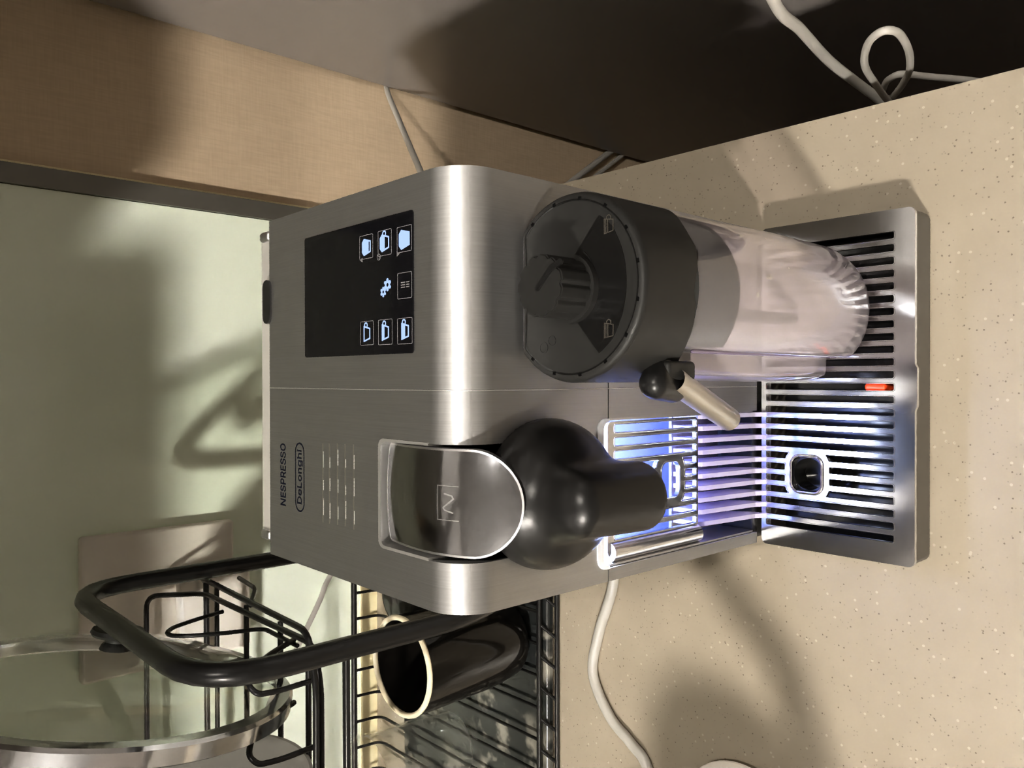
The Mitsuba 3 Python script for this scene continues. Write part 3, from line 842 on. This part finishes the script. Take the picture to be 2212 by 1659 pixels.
make_mug('mug', -0.2165, 0.3400, 0.0385, 0.0178, 0.1255, 'ceramic_black', 'glossy black mug with a cream rim standing in the rack', True, 2.4)
k = 'mug_001'
put('body', lathe([(0, 0.088), (0.020, 0.088), (0.0255, 0.0858), (0.0282, 0.081), (0.0302, 0.0195), (0.0294, 0.0180), (0.0270, 0.0190), (0.0255, 0.077), (0.020, 0.0838), (0, 0.084)], 64, (-0.1820, 0.4000, 0)), 'ceramic_black', 40, k)
put('handle', tube(spline([(-0.1820 + d * 0.10, 0.4000 + d * 0.995, z) for d, z in [(0.0275, 0.074), (0.044, 0.072), (0.049, 0.056), (0.044, 0.040), (0.028, 0.034)]], 8), 0.005, 12), 'ceramic_black', True, k)
tag(k, 'plain black mug upside down, half hidden behind the cream-rimmed mug', 'mug', 'black mugs in the rack')

# tumbler at the picture's lower edge
gp = [(0, 0.0170), (0.026, 0.0170), (0.029, 0.020), (0.033, 0.115), (0.0335, 0.1165), (0.0322, 0.1165), (0.0310, 0.1130), (0.0270, 0.026), (0, 0.0245)]
tk = put('tumbler', lathe(gp, 64, (-0.3265, 0.4000, 0)), 'clear_glass', 40)
tag(tk, 'clear drinking glass standing in the rack left of the black mug', 'drinking glass')

# ------------------------------------------------------------------ glass pan lid leaning in the upper tier
PL = 'pan_lid'
tag(PL, 'large glass pan lid with shiny steel rim leaning in the upper rack tier', 'pan lid')
LC, LR, LA = np.array([-0.2000, 0.4050, 0.3150]), 0.1190, -0.168


def lid_place(m):
    """The lid is turned about z (its dome up), then stood on edge: its axis points to the right and a little down."""
    nrm = np.array([math.cos(LA), -0.02, math.sin(LA)]); nrm /= np.linalg.norm(nrm)
    u = np.array([0, 1.0, 0]); u -= nrm * (u @ nrm); u /= np.linalg.norm(u)
    w = np.cross(nrm, u)
    R = np.stack([u, w, nrm], 1)
    return trimesh.Trimesh(np.asarray(m.vertices) @ R.T + LC, m.faces, process=False)


dome = [(LR - 0.004, -0.001), (LR - 0.012, 0.0045), (LR - 0.022, 0.0100), (LR - 0.030, 0.0130), (0.070, 0.0195), (0.035, 0.0235), (0, 0.0245)]
put('glass', lid_place(lathe(dome, 96)), 'clear_lid', 60, PL)
ring_p = [(LR - 0.010, 0.0035), (LR - 0.0010, 0.0035), (LR + 0.0012, 0.0015), (LR + 0.0012, -0.0080), (LR - 0.0010, -0.0095), (LR - 0.0022, -0.0080), (LR - 0.0030, 0.0005), (LR - 0.010, 0.0008), (LR - 0.010, 0.0035)]
put('rim', lid_place(lathe(ring_p, 120)), 'chrome', 40, PL)
tag(PL + '__rim', 'shiny steel rim')
kb = lathe([(0, 0.024), (0.010, 0.024), (0.009, 0.027), (0.007, 0.029), (0.007, 0.031), (0.0155, 0.033), (0.0170, 0.035), (0.0160, 0.0375), (0, 0.038)], 48)
put('knob', lid_place(kb), 'black_matte', 40, PL)
# pale bowl behind the lid
bw = [(0, -0.052), (0.030, -0.052), (0.060, -0.040), (0.088, -0.012), (0.0930, 0.0), (0.0905, 0.0), (0.085, -0.012), (0.058, -0.036), (0.028, -0.047), (0, -0.047)]
bm = lathe(bw, 80)
bm.apply_transform(trimesh.transformations.rotation_matrix(math.radians(84), [0, 1, 0]))
bm.apply_scale(0.87); bm.apply_translation([-0.262, 0.345, 0.288])
bk = put('bowl', bm, 'grey_ceramic', 40)
tag(bk, 'pale grey bowl standing on edge behind the glass pan lid', 'bowl')

# ------------------------------------------------------------------ socket box on the splashback
SB = 'socket_box'
tag(SB, 'white socket box on the sage splashback behind the dish rack', 'socket box')
put('plate', rbox(-0.2500, -0.1270, YW - 0.017, YW - 0.0062, 0.1630, 0.2935, 0.003), 'white_plastic', 30, SB)
put('adapter', rbox(-0.2460, -0.1720, YW - 0.030, YW - 0.0172, 0.1520, 0.2180, 0.005), 'white_plastic', 30, SB)

# ------------------------------------------------------------------ cords
def cord(name, pts, r, label, closed=False, cat='cord', n=10):
    k = put(name, tube(spline(pts, 10), r, n), 'cord', True)
    tag(k, label, cat)
    return k


cord('power_cord', [(-0.080, 0.235, 0.0040), (-0.1060, 0.228, 0.0042), (-0.1520, 0.2290, 0.0042), (-0.1950, 0.2440, 0.0042), (-0.2280, 0.2500, 0.0042), (-0.2560, 0.2330, 0.0042), (-0.2700, 0.2120, 0.0042),
                    (-0.2840, 0.1960, 0.0042), (-0.330, 0.185, 0.0042), (-0.42, 0.19, 0.0042)], 0.0040, 'white power cord curving over the worktop left of the machine')
cord('wall_cord', [(-0.150, 0.552, 0.030), (-0.2014, 0.565, 0.0597), (-0.2234, 0.5655, 0.0704), (-0.2632, 0.5655, 0.0938), (-0.300, 0.5655, 0.118), (-0.330, 0.562, 0.135)], 0.0028,
     'white cord against the splashback behind the dish rack')
cord('charging_cord', [(0.235, 0.034, 0.150), (0.2050, 0.0481, 0.0868), (0.2050, 0.0563, 0.0416), (0.2050, 0.0661, -0.0123), (0.2040, 0.0701, -0.0603), (0.2000, 0.0690, -0.0930), (0.1950, 0.0690, -0.1150), (0.19, 0.07, -0.18)], 0.0032,
     'thick white charging cord slanting past the right edge of the worktop')
cord('looped_cord', [(0.186, 0.056, -0.110), (0.1880, 0.0525, -0.0720), (0.1900, 0.0459, -0.0327), (0.1900, 0.0372, 0.0017), (0.1900, 0.0230, 0.0298), (0.1900, 0.0110, 0.0403), (0.1910, 0.0069, 0.0298), (0.1920, 0.0131, 0.0001), (0.1930, 0.0251, -0.0330), (0.194, 0.0392, -0.0582),
                    (0.197, 0.052, -0.0800), (0.201, 0.0640, -0.1000), (0.203, 0.0680, -0.0960), (0.2020, 0.0560, -0.0720), (0.2000, 0.0464, -0.0581), (0.2000, 0.0388, -0.0571), (0.2000, 0.0286, -0.0754), (0.2000, 0.0162, -0.0963), (0.2000, 0.0042, -0.1194), (0.2, -0.03, -0.18)], 0.0022,
     'thin white cord with a loop at the right edge of the worktop')
cord('hanging_cord', [(0.1606, 0.380, 0.0653), (0.1895, 0.4143, 0.0500), (0.2700, 0.5100, 0.0090), (0.3249, 0.5690, -0.0156), (0.345, 0.5700, -0.025)], 0.0030, 'white cord running from behind the machine to the corner of the grey panel')
cord('dropping_cord', [(0.340, 0.568, -0.410), (0.3245, 0.5680, -0.3883), (0.2698, 0.5680, -0.3095), (0.2476, 0.5680, -0.2784), (0.21, 0.568, -0.225)], 0.0042, 'thicker white cord low in the gap behind the worktop edge')
cord('dropping_cord', [(0.340, 0.568, -0.437), (0.3250, 0.5680, -0.4156), (0.2940, 0.5680, -0.3705), (0.2672, 0.5680, -0.3324), (0.23, 0.568, -0.28)], 0.0030, 'thinner white cord low in the gap behind the worktop edge')

# saucer edge at the lower border
sa = lathe([(0, 0.0), (0.030, 0.0), (0.044, 0.004), (0.050, 0.0075), (0.0495, 0.0085), (0.043, 0.0055), (0.028, 0.002), (0, 0.002)], 64, (-0.3000, 0.1130, 0.0003))
sk = put('saucer', sa, 'white_plastic', 40)
tag(sk, 'small pale saucer on the worktop, cut off by the lower picture edge', 'saucer')

# stand mixer on the left, outside the picture: its head throws the shadow on the worktop
SM = 'stand_mixer'
tag(SM, 'dark stand mixer on the worktop left of the picture, only its shadow in view', 'stand mixer')
hd = Manifold.batch_hull([Manifold.sphere(0.055, 40).translate([-0.72, -0.041, 0.30]), Manifold.sphere(0.047, 40).translate([-0.447, -0.041, 0.30])])
put('head', hd, 'grey_ceramic', 40, SM)
put('column', rbox(-0.79, -0.69, -0.085, 0.003, 0.02, 0.29, 0.02), 'grey_ceramic', 40, SM)
put('base', rbox(-0.80, -0.42, -0.13, 0.048, 0.0, 0.028, 0.012), 'grey_ceramic', 40, SM)
put('bowl', lathe([(0, 0.030), (0.05, 0.030), (0.075, 0.06), (0.085, 0.13), (0.083, 0.13), (0.073, 0.062), (0, 0.033)], 48, (-0.53, -0.041, 0)), 'steel', 40, SM)
put('lever', tube([(-0.425, -0.090, 0.30), (-0.372, -0.072, 0.30), (-0.318, -0.016, 0.30)], 0.0105, 16), 'black_satin', True, SM)
